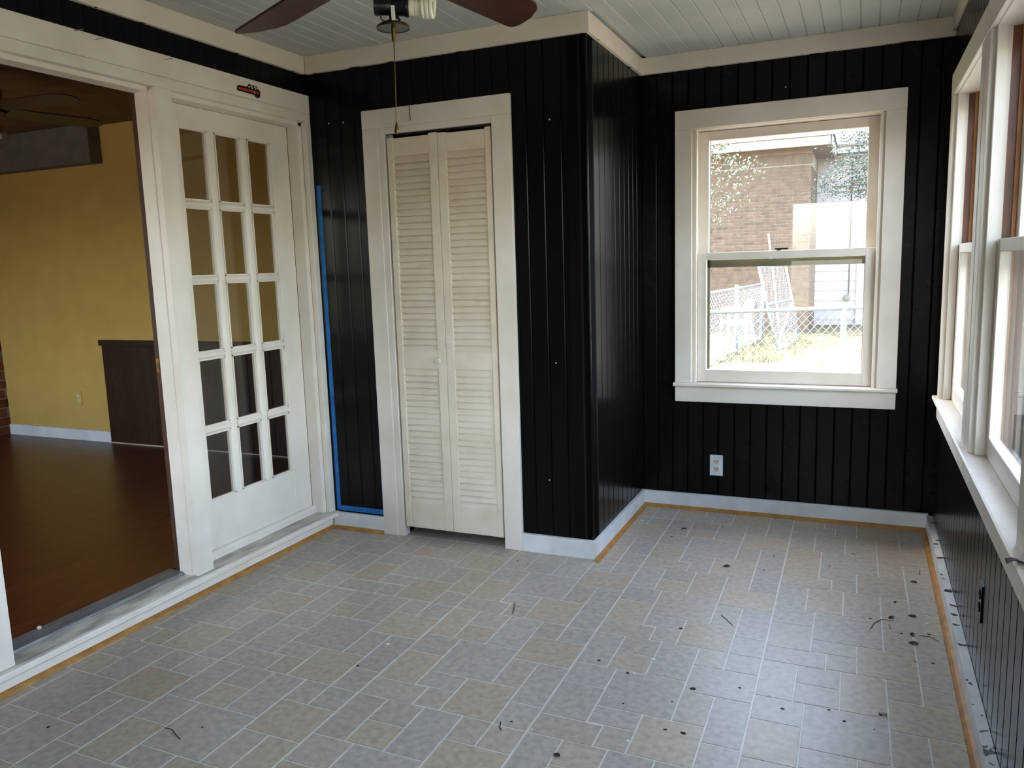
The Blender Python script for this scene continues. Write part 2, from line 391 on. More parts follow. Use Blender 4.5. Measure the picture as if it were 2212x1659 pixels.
# ------------------------------------------------------------------ friezes, baseboards, quarter rounds
def trim(name, m, *b, c=.0015, label='', cat='trim'):
    return box(name, m, None, *b, c=c, kind='structure', label=label, cat=cat)
trim('trim_1', frieze_m, -.02, 0, YN, 0, HC, HF, label='cream frieze board above the black band over the doorway')
trim('trim_2', frieze_m, 0, 1.476, 0, .02, HC, HF, label='cream frieze board over the closet wall')
trim('trim_3', frieze_m, XC, 1.476, .02, .905, HC, HF, label='cream frieze board on the side of the closet block')
trim('trim_4', frieze_m, XC, XR, .905, YD, HC, HF, label='cream frieze board above the far window')
trim('trim_5', frieze_m, 2.907, XR, YN, .905, HC+.02, HF, label='thin cream frieze strip above the row of windows')
BH = .0884
trim('baseboard_closet_left', base_m, .0, .315, 0, .02, 0, BH, label='short white baseboard between sill and closet casing', cat='baseboard')
trim('baseboard_closet_right', base_m, 1.1015, 1.476, 0, .02, 0, BH, label='white baseboard right of the closet door', cat='baseboard')
trim('baseboard_nook', base_m, XC, 1.476, .02, .905, 0, BH, label='white baseboard along the side of the closet block', cat='baseboard')
trim('baseboard_far', base_m, XC, 2.903, .905, YD, 0, BH, label='white baseboard under the far window', cat='baseboard')
trim('baseboard_right', base_r, 2.894, XR, YN, .905, 0, BH-.006, label='white baseboard below the window row, slopped with black paint', cat='baseboard')
def quarter(name, p0, p1, inward, label, r=.018):
    p0, p1, n = Vector(p0), Vector(p1), Vector(inward); prof = [(0, 0), (r, 0)] + [(r*math.cos(a), r*math.sin(a)) for a in (R(30), R(60))] + [(0, r)]
    mb = MB().prism(prof, 0, 1, lambda a, b, d: p0 + (p1-p0)*d + n*a + Vector((0, 0, b)))
    build(name, mb, tan, kind='structure', label=label, cat='trim')
quarter('trim_6', (-.010, -1.95, 0), (-.010, -.002, 0), (1, 0, 0), 'raw pine quarter round below the white door sill')
quarter('trim_7', (.01, 0, 0), (.315, 0, 0), (0, -1, 0), 'short raw pine quarter round left of the closet')
quarter('trim_8', (1.476, -.025, 0), (1.476, .905, 0), (1, 0, 0), 'raw pine quarter round along the closet block side')
quarter('trim_9', (1.476, .905, 0), (2.894, .905, 0), (0, -1, 0), 'raw pine quarter round under the far wall')
quarter('trim_10', (2.894, -3.9, 0), (2.894, .905, 0), (-1, 0, 0), 'raw pine quarter round below the window row', r=.02)

# ------------------------------------------------------------------ left wall: sill, posts, header, doorway
df = empty('trim_11', (0, -.9, 0), kind='structure', label='white door frame of posts, header and sill around doorway and glazed door', cat='door frame')
B = lambda n, *b, m=white, c=.002, p=None: box(n, m, p or df, *b, c=c)
B('header_board', -.02, .0, -2.0, .018, 2.1524, 2.2394)
B('head_casing', -.06, -.001, -2.0, .018, 2.108, 2.1515)
B('post', -.06, 0, -.958, -.87, .09, 2.108)
B('post', -.06, 0, -1.86, -1.773, .09, 2.108)
B('post', -.03, 0, -.022, .018, .09, 2.108)
# doorway jambs and stops
B('jamb', -.105, -.035, -.962, -.935, .09, 2.092)
B('jamb', -.105, -.035, -1.80, -1.769, .09, 2.092)
B('head_jamb', -.105, -.035, -1.80, -.935, 2.09, 2.12)
B('wood_jamb', -.135, -.105, -.957, -.93, .09, 2.10, m=dark_jamb)
B('wood_jamb', -.135, -.105, -1.80, -1.774, .09, 2.10, m=dark_jamb)
B('strike_plate', -.130, -.112, -.9585, -.956, .97, 1.03, m=brass)
# french door surround
B('door_stop', -.10, -.03, -.048, -.02, .09, 2.108)
B('door_stop', -.10, -.03, -.885, -.862, .09, 2.108)
B('door_head_stop', -.10, -.03, -.87, -.02, 2.088, 2.115)
# sill nosing, riser, threshold
mb = MB().prism([(.026, .065), (.03, .07), (.03, .084), (.025, .0905), (-.14, .0915), (-.14, .065)], -1.95, .018, lambda a, b, d: (a, d, b))
build('sill_nosing', mb, white, df)
B('sill_riser', -.13, -.010, -1.95, .018, .0, .065)
mb = MB().prism([(-.078, .0915), (-.085, .102), (-.12, .105), (-.165, .106), (-.18, .094), (-.18, .085), (-.078, .085)], -1.769, -.962, lambda a, b, d: (a, d, b))
build('threshold', mb, thresh_m, df)
B('sill_top', -.135, .012, -1.94, .015, .0905, .0925, m=sill_m, c=.0005)
mb = MB().prism([(-.102, .0915), (-.076, .0915), (-.076, .115), (-.085, .128), (-.102, .132)], -.862, -.048, lambda a, b, d: (a, d, b))
build('door_shoe', mb, white, df)

# french door with fifteen panes
fd = empty('door_1', (-.117, -.455, .11), kind='structure', label='white fifteen pane glazed door beside the open doorway', cat='door')
cols = [(-.749, -.587), (-.541, -.381), (-.333, -.177)]; rows = [(1.692, 1.995), (1.363, 1.661), (1.028, 1.334), (.693, .997), (.354, .659)]
dx0, dx1 = -.135, -.10
B('stile', dx0, dx1, -.862, -.749, .105, 2.088, p=fd); B('stile', dx0, dx1, -.177, -.048, .105, 2.088, p=fd)
B('rail', dx0, dx1, -.749, -.177, 1.995, 2.088, p=fd); B('rail', dx0, dx1, -.749, -.177, .105, .354, p=fd)
def muntin(y0, y1, z0, z1, vert):
    if vert: mb = MB().prism([(dx0, y0), (dx0+.012, y0), (dx1-.010, y0), (dx1-.003, y0+.010), (dx1, y0+.014), (dx1, y1-.014), (dx1-.003, y1-.010), (dx1-.010, y1), (dx0, y1)], z0, z1, lambda a, b, d: (a, b, d))
    else: mb = MB().prism([(dx0, z0), (dx1-.010, z0), (dx1-.003, z0+.008), (dx1, z0+.011), (dx1, z1-.011), (dx1-.003, z1-.008), (dx1-.010, z1), (dx0, z1)], y0, y1, lambda a, b, d: (a, d, b))
    build('muntin', mb, white, fd)
for a, b in ((cols[0][1], cols[1][0]), (cols[1][1], cols[2][0])): muntin(a, b, .354, 1.995, True)
for k in range(4):
    for c0, c1 in cols: muntin(c0-.004, c1+.004, rows[k+1][1], rows[k][0], False)
for c0, c1 in cols:
    for r0, r1 in rows:
        build('pane', MB().box(-.1205, -.1175, c0-.002, c1+.002, r0-.002, r1+.002), G_door, fd)
        mb = MB()
        for s in ((c0, c0+.006, r0, r1), (c1-.006, c1, r0, r1), (c0, c1, r0, r0+.006), (c0, c1, r1-.006, r1)): mb.box(-.1175, -.106, *s)
        build('glazing_bead', mb, white, fd)

# nails and emblem on the header board
for u, v, lab in ((170, 64, 'short nail stub in the white header board above the doorway'), (215, 83, 'bent nail in the white header board above the doorway'), (363, 127, 'bent nail in the header board above the post beside the glazed door')):
    p = at(u, v, 0, 0.012); d = Vector((.026, 0, .006)); d2 = at(u+14, v-6, 0, .012) - p
    q0 = Vector((-.004, p.y - .008, p.z - .004)); q1 = q0 + Vector((.03, .012, .004))
    mb = MB().tube([q0, q1], .0014, 6); mb.tube([q1, q1 + Vector((.0015, .0006, .0002))], .003, 8)
    build('nail', mb, alu, label=lab, cat='nail', group='nails in the header board')
bdg = empty('emblem', (.0, -.43, 2.16), label='small black and red emblem with checkered flag on the header board', cat='emblem')
def epix(X, Y): p = at(490 + X/22.12, 165 + Y/22.12, 0, .0); return p.y, p.z
def plate(name, pts, m, d0, d1, parent=bdg):
    poly = [epix(*p) for p in pts]
    build(name, MB().prism(poly, d0, d1, lambda a, b, d: (d, a, b)), m, parent)
plate('backing', [(480,470),(520,410),(960,500),(1040,350),(1090,390),(1370,470),(1480,580),(1580,780),(1580,940),(1540,1030),(1450,1045),(1390,1010),(1290,890),(520,670),(475,590)], badge_k, .0, .003)
plate('red_bar', [(520,510),(1100,630),(1280,690),(1270,800),(540,620)], red_m, .003, .0042)
plate('red_disc', [(1340,720),(1450,740),(1520,830),(1500,890),(1440,880),(1350,810)], red_m, .003, .0042)
for cx, cy in ((1030, 510), (1140, 480), (1190, 560), (1310, 520), (1350, 610), (1450, 590)):
    plate('checker', [(cx-38, cy-42), (cx+34, cy-28), (cx+40, cy+40), (cx-32, cy+28)], badge_w, .003, .0040)
plate('divider', [(1290,690),(1320,700),(1310,860),(1285,850)], badge_w, .003, .0041)

# ------------------------------------------------------------------ closet: casing and bifold louvered doors
cc = empty('trim_12', (.71, 0, 0), kind='structure', label='white casing around the louvered closet doors', cat='casing')
B('casing', .315, .403, 0, .02, 0, 2.043, p=cc); B('casing', 1.008, 1.1015, 0, .02, 0, 2.043, p=cc); B('head_casing', .315, 1.1015, -.001, .02, 2.043, 2.13, p=cc)
B('stop', .403, .437, .004, .06, 0, 2.043, p=cc); B('stop', 1.008, 1.03, .012, .06, 0, 2.043, p=cc); B('head_stop', .437, 1.02, .004, .03, 2.012, 2.043, p=cc)
B('track', .44, 1.01, .024, .05, 2.004, 2.03, m=soot, p=cc); B('pivot', .45, .475, .015, .03, 1.995, 2.008, m=alu, p=cc)
bd = empty('door_2', (.723, .03, .05), kind='structure', label='closed pair of cream louvered bifold closet doors', cat='door')
YF, YB = .008, .034
smesh = {}
def leaf(x0, x1, sl, sr, lean):
    g = empty('door_leaf', ((x0+x1)/2, .02, .05), bd)
    S = lambda n, *b: box(n, louver, g, *b, c=.002)
    S('stile', x0, x0+sl, YF, YB, .052, 1.994 - lean); S('stile', x1-sr, x1, YF, YB, .052, 1.998)
    for z0, z1 in ((1.905, 1.990), (.877, .967), (.052, .188)): S('rail', x0+sl, x1-sr, YF+.002, YB-.002, z0, z1)
    wd = x1 - x0 - sl - sr
    key = round(wd, 4)
    if key not in smesh:
        mb = MB().prism([(YF+.003, -.0175), (YF+.008, -.0175), (YF+.0235, .0175), (YF+.0185, .0175)], 0, wd, lambda a, b, d: (d, a, b))
        me = mesh('slat', mb.v, mb.f); bm = bmesh.new(); bm.from_mesh(me); bmesh.ops.recalc_face_normals(bm, faces=bm.faces); bm.to_mesh(me); bm.free(); smesh[key] = me
    for z0, z1, n in ((.967, 1.905, 30), (.188, .877, 22)):
        for i in range(n):
            place('slat', smesh[key], louver, (x0+sl, 0, z0 + (i+.5)*(z1-z0)/n), g)
    return g
l1 = leaf(.447, .7215, .033, .046, 0); l2 = leaf(.7235, .999, .044, .03, 0)
mb = MB().lathe([(.006, .012), (.007, -.004), (.014, -.010), (.0165, -.018), (.013, -.026), (.004, -.028)], (.690, 0, .922), 16, 'y')
autosmooth(build('knob', mb, ivory, l1, label='round cream knob'))
# closet inside
build('wall_closet_inside', MB().box(.2, 1.3, .5, .56, 0, 2.5).box(.16, .2, .11, .56, 0, 2.5).box(1.3, 1.34, .11, .56, 0, 2.5).box(.2, 1.3, .11, .56, 2.44, 2.5), backing_m, kind='structure', label='dark inside of the closet', cat='wall')
# wire hook over the casing
mb = MB().tube([(.585, .015, 2.128), (.588, -.006, 2.133), (.592, -.008, 2.12), (.594, -.008, 2.06)], .002, 6)
build('wire_hook', mb, soot, label='thin black wire bent over the closet casing', cat='wire')
# tape
tp = empty('masking_tape', (.04, .019, .1), label='blue masking tape framing the narrow black wall strip beside the closet', cat='tape')
def tape(*b): box('tape_strip', tape_m, tp, *b, c=0)
tape(.012, .036, .0182, .0197, .10, 1.80); tape(.012, .312, .0178, .0193, .097, .124); tape(.303, .3148, .0180, .0195, .12, 1.35)

# ------------------------------------------------------------------ windows
def window(name, O, U, N, label, track, wd=1.09, near=False):
    O, U, N = Vector(O), Vector(U), Vector(N)
    root = empty(name, O + U*wd/2 + Vector((0, 0, .607)), kind='structure', label=label, cat='window')
    def bx(nm, m, u0, u1, n0, n1, z0, z1, parent=root, c=.002, **k):
        p, q = O + U*u0 + N*n0, O + U*u1 + N*n1
        return box(nm, m, parent, p.x, q.x, p.y, q.y, z0, z1, c=c, **k)
    C = .088
    bx('casing', white, 0, C, 0, .02, .711, 2.04); bx('casing', white, wd-C, wd, 0, .02, .711, 2.04); bx('head_casing', white, 0, wd, -.0005, .0205, 2.04, 2.1365)
    st = MB().prism([(-.07, .692), (.036, .692), (.041, .697), (.041, .706), (.036, .711), (-.07, .711)], -.006, wd+.006, lambda a, b, d: O + N*a + U*d + Vector((0, 0, b)))
    build('stool', st, white, root)
    bx('apron', white, 0, wd, 0, .02, .607, .692)
    # frame: jambs with stop, tracks and parting bead
    for s in (0, 1):
        f = (lambda a: a) if s == 0 else (lambda a: wd - a)
        bx('jamb', white, f(.07), f(.098), -.145, 0, .70, 2.06, c=0)
        bx('stop', white, f(.098), f(.112), -.026, .004, .711, 2.04)
        bx('painted_track', white, f(.098), f(.1012), -.038, -.026, .711, 2.04, c=0)
        bx('track', track[0], f(.098), f(.101), -.062, -.038, .711, 2.04, c=0)
        bx('parting_bead', track[1], f(.098), f(.110), -.074, -.062, .711, 2.04, c=.001)
        bx('outer_track', track[0], f(.098), f(.101), -.108, -.074, .711, 2.04, c=0)
        bx('blind_stop', track[2], f(.098), f(.116), -.122, -.108, .711, 2.04)
        bx('outer_casing', white, f(.06), f(.14), -.170, -.141, .68, 2.07)
    bx('head_jamb', white, .098, wd-.098, -.145, .004, 2.036, 2.06); bx('sill', white, .06, wd-.06, -.19, -.058, .66, .70)
    sf_ = empty('storm_sash', O + U*wd/2 + N*-.131 + Vector((0, 0, .70)), root)
    for u0, u1, z0, z1 in ((.115, .161, .70, 2.04), (wd-.161, wd-.115, .70, 2.04), (.135, wd-.135, 2.0, 2.04), (.135, wd-.135, .70, .735), (.135, wd-.135, 1.325, 1.365)): bx('storm_rail', olive, u0, u1, -.138, -.124, z0, z1, sf_, c=.001)
    # lower sash, towards the room
    def sash(nm, n0, n1, z0, z1, st_, br, tr):
        g = empty(nm, O + U*wd/2 + N*(n0+n1)/2 + Vector((0, 0, z0)), root); a, b = .112, wd - .112
        if nm == 'upper_sash': a, b = .103, wd - .103
        bx('stile', white, a, a+st_, n0, n1, z0, z1, g); bx('stile', white, b-st_, b, n0, n1, z0, z1, g)
        bx('bottom_rail', white, a+st_, b-st_, n0, n1, z0, z0+br, g); bx('top_rail', white, a+st_, b-st_, n0, n1, z1-tr, z1, g)
        nm_ = (n0+n1)/2
        bx('pane', G_clear, a+st_-.004, b-st_+.004, nm_-.0015, nm_+.0015, z0+br-.004, z1-tr+.004, g, c=0)
        return g
    lo = sash('lower_sash', -.060, -.028, .713, 1.404, .046, .066, .038)
    up = sash('upper_sash', -.106, -.075, 1.372, 2.034, .058, .034, .048)
    return root, lo
wt = (white, white, white)
wdn, wlo = window('window_1', (1.646, YD, 0), (1, 0, 0), (0, -1, 0), 'white double hung window in the far black wall above the outlet', wt)
wt2 = (brown, copper, white)
names = ['white double hung window with brown tracks next to the far corner', 'white double hung window with brown tracks, second from the far corner', 'white double hung window with brown tracks, third from the far corner, unseen and added for light', 'white double hung window with brown tracks, fourth from the far corner, unseen and added for light']
for i, (a, b) in enumerate(RWY): window('window_%d' % (i+2), (XR, a, 0), (0, -1, 0), (-1, 0, 0), names[i], wt2)  # the last two stand out of view, added for their daylight
window('window_6', (2.72, YN, 0), (-1, 0, 0), (0, 1, 0), 'white double hung window in the wall behind the viewer', wt)
# sash lock
mb = MB().lathe([(.011, 0), (.011, .006)], (2.17, YD+.042, 1.4045), 12); mb.box(2.15, 2.215, YD+.034, YD+.046, 1.409, 1.417, .002); mb.lathe([(.007, 0), (.007, .009)], (2.208, YD+.040, 1.408), 10)
build('sash_lock', mb, soot, wlo, label='dark metal sash lock')

# ------------------------------------------------------------------ outlets and marks on the walls
def outlet(name, c, U, N, m, m2, label, hgt=.114, wd=.068):
    c, U, N = Vector(c), Vector(U), Vector(N); Z = Vector((0, 0, 1))
    r = empty(name, c, label=label, cat='outlet')
    def pr(nm, poly, d0, d1, mm): build(nm, MB().prism(poly, d0, d1, lambda a, b, d: c + U*a + Z*b + N*d), mm, r)
    pr('cover_plate', [(-wd/2, -hgt/2), (wd/2, -hgt/2), (wd/2, hgt/2), (-wd/2, hgt/2)], 0, .005, m)
    for s in (-1, 1):
        pr('receptacle', [(.0165*math.cos(a), s*.020 + .0145*math.sin(a)) for a in [2*math.pi*i/16 for i in range(16)]], .005, .008, m2)
        for dx in (-.006, .006): pr('slot', [(dx-.0014, s*.020-.001), (dx+.0014, s*.020-.001), (dx+.0014, s*.020+.008), (dx-.0014, s*.020+.008)], .008, .0085, soot)
        pr('slot', [(.0025*math.cos(a), s*.020-.007+.0025*math.sin(a)) for a in [2*math.pi*i/8 for i in range(8)]], .008, .0085, soot)
    pr('screw', [(.002*math.cos(a), .002*math.sin(a)) for a in [2*math.pi*i/8 for i in range(8)]], .005, .006, alu)
outlet('wall_outlet', (1.869, YD-.0002, .257), (1, 0, 0), (0, -1, 0), plate_m, ivory, 'white wall outlet on the black wall below the far window')
outlet('wall_outlet', (XR+.0002, -.77, .335), (0, -1, 0), (-1, 0, 0), black, black, 'black painted wall outlet below the row of windows')
outlet('wall_outlet', (-3.13, .9548, .43), (1, 0, 0), (0, -1, 0), tan_wall, ivory, 'tan outlet on the tan wall of the next room')
NH = 'white patched nail hole high on the black strip left of the closet'
for u, v, ax, val, lab in ((1697, 188, 1, YD, 'white patched nail hole in the black wall above the far window'), (710, 267, 1, YC, NH), (741, 265, 1, YC, NH), (1187, 258, 1, YC, 'white patched nail hole high on the black wall right of the closet'), (1201, 784, 1, YC, 'white patched nail hole at knob height right of the closet'), (1187, 1037, 1, YC, 'white patched nail hole low on the black wall right of the closet')):
    p = at(u, v, ax, val)
    build('nail_hole', MB().lathe([(.0035, 0), (.003, -.0008)], (p.x, p.y, p.z), 8, 'y'), chipw, label=lab, cat='nail hole', group='nail holes in the black walls')
# peeling paint on the stool
p = at(2196, 1216, 2, .7115)
mb = MB()
for i in range(6):
    a0 = i/5; mb.add([(p.x - .02 + .05*a0, p.y - .01 + .012*math.sin(a0*5), .7115 + .006*math.sin(a0*3)), (p.x - .02 + .05*a0, p.y + .012 + .01*math.sin(a0*5), .7115 + .004*math.sin(a0*3+1))], [])
mb.f += [(2*i, 2*i+2, 2*i+3, 2*i+1) for i in range(5)]
o = build('paint_curl', mb, soot, label='dark curl of peeled paint at the stool joint', cat='paint curl')
sm = o.modifiers.new('s', 'SOLIDIFY'); sm.thickness = .0015

# ------------------------------------------------------------------ ceiling fan in the room
AX = Vector((1.632, -1.836, 0))
fan = empty('ceiling_fan', (AX.x, AX.y, 1.66), label='brown five blade ceiling fan with bare spiral bulb and pull chain', cat='ceiling fan')
mb = MB().lathe([(.012, 2.33), (.06, 2.335), (.068, 2.36), (.07, HF)], (AX.x, AX.y, 0), 24); autosmooth(build('canopy', mb, brass, fan))
mb = MB().lathe([(.013, 2.19), (.013, 2.34)], (AX.x, AX.y, 0), 12); autosmooth(build('downrod', mb, brass, fan))
mb = MB().lathe([(.05, 2.04), (.10, 2.05), (.115, 2.07), (.115, 2.13), (.09, 2.17), (.03, 2.195)], (AX.x, AX.y, 0), 28); autosmooth(build('motor_housing', mb, brass, fan))
mb = MB().lathe([(.03, 1.945), (.05, 1.955), (.055, 1.98), (.055, 2.03), (.045, 2.045)], (AX.x, AX.y, 0), 24); autosmooth(build('switch_housing', mb, brass, fan))
Rb, wb_, wr_, pt = .637, .125, .132, -.201
ol = [(.19, -wr_*.32), (.23, -wr_/2), (Rb-.11, -wb_/2), (Rb-.075, -wb_*.48), (Rb-.045, -wb_*.36), (Rb-.014, -wb_*.08), (Rb-.001, wb_*.2), (Rb+.001, wb_*.32), (Rb-.003, wb_*.43), (Rb-.013, wb_*.485), (Rb-.03, wb_/2), (.23, wr_/2), (.19, wr_*.32)]
bmesh_ = None
for k in range(5):
    th = 2.742 - k*1.2566
    if k == 1: th = 2.742 - 1.269
    dz = {0: -.024, 1: .015}.get(k, 0); droop = -math.atan2(dz, Rb)
    M = Matrix.Translation((AX.x, AX.y, 2.034)) @ Matrix.Rotation(th, 4, 'Z') @ Matrix.Rotation(droop, 4, 'Y') @ Matrix.Rotation(pt, 4, 'X')
    mb = MB().prism(ol, -.003, .003, lambda a, b, d: M @ Vector((a, b, d)))
    b_ = build('blade', mb, blade_m, fan)
    mb = MB()
    for s in (-1, 1): mb.tube([M @ Vector((.08, s*.012, .012)), M @ Vector((.15, s*.03, .006)), M @ Vector((.225, s*.03, .0045))], .005, 6)
    build('blade_iron', mb, brass, b_)
# light kit: two sockets back to back, one with a spiral bulb
E1 = Vector((RT.x, RT.y, -.06)).normalized(); Zv = Vector((0, 0, 1)); E2 = Zv.cross(E1).normalized(); E3 = E1.cross(E2)
KC = Vector((AX.x, AX.y, 1.921))
def ring(c, prof, n=18):     # lathe about E1
    mb = MB(); k = 0
    for r, h in prof:
        for j in range(n): a = 2*math.pi*j/n; mb.v.append(c + E1*h + E2*(r*math.cos(a)) + E3*(r*math.sin(a)))
    for i in range(len(prof)-1):
        for j in range(n): mb.f.append((i*n+j, i*n+(j+1) % n, (i+1)*n+(j+1) % n, (i+1)*n+j))
    mb.f += [tuple(range(n)), tuple((len(prof)-1)*n+j for j in range(n))]
    return mb
autosmooth(build('socket', ring(KC, [(.012, -.036), (.0195, -.037), (.0205, -.033), (.019, -.028), (.019, -.006), (.0165, -.001)]), fanblack, fan, label='empty black lamp socket'))
autosmooth(build('socket', ring(KC, [(.0165, .0), (.019, .004), (.019, .026), (.021, .030), (.021, .034), (.015, .035)]), fanblack, fan))
bulb = autosmooth(build('bulb_base', ring(KC, [(.013, .035), (.0175, .037), (.0175, .046), (.0165, .047), (.0175, .049), (.0175, .052), (.011, .058)]), bulbw, fan, label='white spiral bulb'))
pts = []
for i in range(73):
    a = i/72*2*math.pi*3.4; h = .060 + .030*i/72; r = .0180*(1 if i > 4 else .5 + .1*i)
    pts.append(KC + E1*h + E2*(r*math.cos(a)) + E3*(r*math.sin(a)))
autosmooth(build('spiral_tube', MB().tube(pts, .0047, 8), bulbw, bulb))
mb = MB().add([KC + E1*a - E2*.0215 + Zv*b for a, b in ((-.0005, -.004), (.0075, -.004), (.0085, -.038), (.0005, -.038))] + [KC + E1*a - E2*.0195 + Zv*b for a, b in ((-.0005, -.004), (.0075, -.004), (.0085, -.038), (.0005, -.038))],
    [(0,1,2,3),(7,6,5,4),(0,4,5,1),(1,5,6,2),(2,6,7,3),(3,7,4,0)])
build('bracket', mb, chipw, fan, label='white metal strap')
mb = MB().tube([(AX.x, AX.y, 1.945), (AX.x, AX.y, 1.880)], .0075, 10); build('stem', mb, brass, fan)
lp = [KC + Vector((0, 0, -.022)) - E1*.004 + E1*(-.012 + .010*math.cos(a)) + Zv*(.008*math.sin(a)) for a in [2*math.pi*i/14 for i in range(14)]]
build('wire_loop', MB().tube(lp, .0014, 6, closed=True), fanblack, fan)
mb = MB().tube([KC + Vector((0, 0, -.018)) + E1*.006, KC + E1*.014 + Vector((0, 0, -.026)), KC + E1*.013 + Vector((0, 0, -.036))], .003, 8); build('wire', mb, fanblack, fan)
mb = MB().lathe([(.006, 1.884), (.030, 1.8845), (.0355, 1.880), (.0355, 1.876), (.033, 1.877), (.028, 1.881), (.006, 1.882)], (AX.x, AX.y, 0), 32); autosmooth(build('bottom_cap', mb, brass, fan), 30)
build('cap_recess', MB().lathe([(.005, 1.8775), (.0325, 1.8775), (.0325, 1.8785), (.005, 1.8785)], (AX.x, AX.y, 0), 28), fanblack, fan)
mb = MB().lathe([(.0045, 1.882), (.0045, 1.853), (.003, 1.850)], (AX.x, AX.y, 0), 12); autosmooth(build('finial', mb, brass, fan))
bs = MB(); z = 1.85
while z > 1.682:
    bs.lathe([(.0003, -.0013), (.0013, -.0008), (.0013, .0008), (.0003, .0013)], (AX.x - .004*(1.85-z)/.17, AX.y, z), 6); z -= .0026
build('pull_chain', bs, brass, fan)
mb = MB().lathe([(.0015, 1.684), (.0028, 1.678), (.0048, 1.668), (.0052, 1.664), (.004, 1.660), (.001, 1.659)], (AX.x-.004, AX.y, 0), 14); autosmooth(build('pull_pendant', mb, brass, fan))

# ------------------------------------------------------------------ the next room
NXL, NYF, NYN, NZ, NC = -4.0, .955, -3.3, .09, 2.48
floor2 = build('floor_next', MB().box(NXL, -.165, NYN, NYF, -.05, NZ-.008), dark_wood, kind='structure', label='brown laminate plank floor of the next room', cat='floor')
pm = {}
random.seed(5); x = -.18; ci = 0
while x > NXL:
    x1 = x; x0 = max(x - .127, NXL); y = NYN - random.random()*1.1
    while y < NYF:
        a, b = max(y, NYN), min(y + 1.2, NYF)
        if b - a > .02:
            key = (round(x1-x0, 3), round(b-a, 3))
            if key not in pm:
                mb = MB().box(.0004, x1-x0-.0004, .0004, b-a-.0004, -.008, 0, .0004); pm[key] = mesh('plank', mb.v, mb.f)
            place('plank', pm[key], lam, (x0, a, NZ), floor2)
        y += 1.2
    x -= .127
box('wall_next_far', tan_wall, None, NXL, -.135, NYF, NYF+.1, 0, 2.6, c=0, kind='structure', label='tan painted wall of the next room', cat='wall')
build('wall_next_near', MB().box(NXL, -3.2, NYN-.1, NYN, 0, 2.6).box(-1.2, -.1, NYN-.1, NYN, 0, 2.6).box(-3.2, -1.2, NYN-.1, NYN, 2.12, 2.6).box(-3.2, -1.2, NYN-.1, NYN, 0, .65), tan_wall, kind='structure', label='tan wall of the next room with an unseen opening added to light it', cat='wall')  # opening is invented and sized to let daylight into the next room
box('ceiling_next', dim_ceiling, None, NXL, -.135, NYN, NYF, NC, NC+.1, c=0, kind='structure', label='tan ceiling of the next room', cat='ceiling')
sp = at(195, 350, 1, .85)
sf = empty('trim_13', (-3.2, .75, 2.17), kind='structure', label='grey boxed soffit below the ceiling of the next room', cat='soffit')
box('soffit_box', grey_soffit, sf, NXL+.02, sp.x, .85, NYF-.001, sp.z, NC-.001)
# brick side wall
bw = build('wall_next_side', MB().box(NXL-.14, NXL-.012, NYN, NYF+.1, 0, 2.6), mortar, kind='structure', label='dark red brick wall of the next room', cat='wall')
def bricks(parent, m, face_fn, u0, u1, z0, z1, bl, bh, j, keep, depth, name='brick'):
    """running bond; face_fn(u,z)->world point and orientation is baked by the mesh cache"""
    stuff = MB(); r = 0; z = z0; cache = {}; n = 0
    while z + bh <= z1 + .001:
        u = u0 - (bl + j)*.5*(r % 2)
        while u < u1:
            a, b = max(u, u0), min(u + bl, u1)
            if b - a > .02:
                key = round(b-a, 3)
                if keep(a, z) and n < 300:
                    if key not in cache:
                        mb = MB(); face_fn(mb, 0, b-a, 0, bh, depth, .004); cache[key] = mesh(name, mb.v, mb.f)
                    p = face_fn(None, a, None, z, None, None, None); place(name, cache[key], m, p, parent); n += 1
                else:
                    p = face_fn(None, a, None, z, None, None, None); mb = MB(); face_fn(mb, 0, b-a, 0, bh, depth, 0); stuff.add([v + Vector(p) for v in mb.v], mb.f)
            u += bl + j
        z += bh + j; r += 1
    if stuff.v: build('brick_remainder', stuff, m, parent, kind='stuff')
def hearth(mb, a, b, z0, z1, d, c):
    if mb is None: return (NXL-.012, a, z0)
    mb.box(0, .016, a, b, z0, z1, c)
bricks(bw, brickd, hearth, .10, NYF, NZ, 2.46, .20, .066, .012, lambda a, z: z < 1.9, .01)
# baseboard, wainscot with cap
box('baseboard_next', base_m, None, NXL+.005, -2.80, NYF-.016, NYF, NZ, .178, kind='structure', label='scuffed white baseboard of the next room', cat='baseboard')
wn = empty('trim_14', (-1.5, NYF-.01, NZ), kind='structure', label='dark brown wood wainscot with cap rail in the next room', cat='wainscot')
wp = MB().prism([(0, 0), (0, .008), (.003, .012), (.098, .012), (.101, .008), (.101, 0)], 0, .765, lambda a, b, d: (a, -b, d)); wpm = mesh('plank', wp.v, wp.f)
x = -2.80
while x < -.25:
    place('plank', wpm, dark_wood, (x, NYF-.004, NZ+.006), wn); x += .102
box('cap_rail', dark_wood, wn, -2.81, -.14, NYF-.034, NYF, .857, .900); box('base_strip', ivory, wn, -2.80, -.14, NYF-.02, NYF, NZ, NZ+.008)
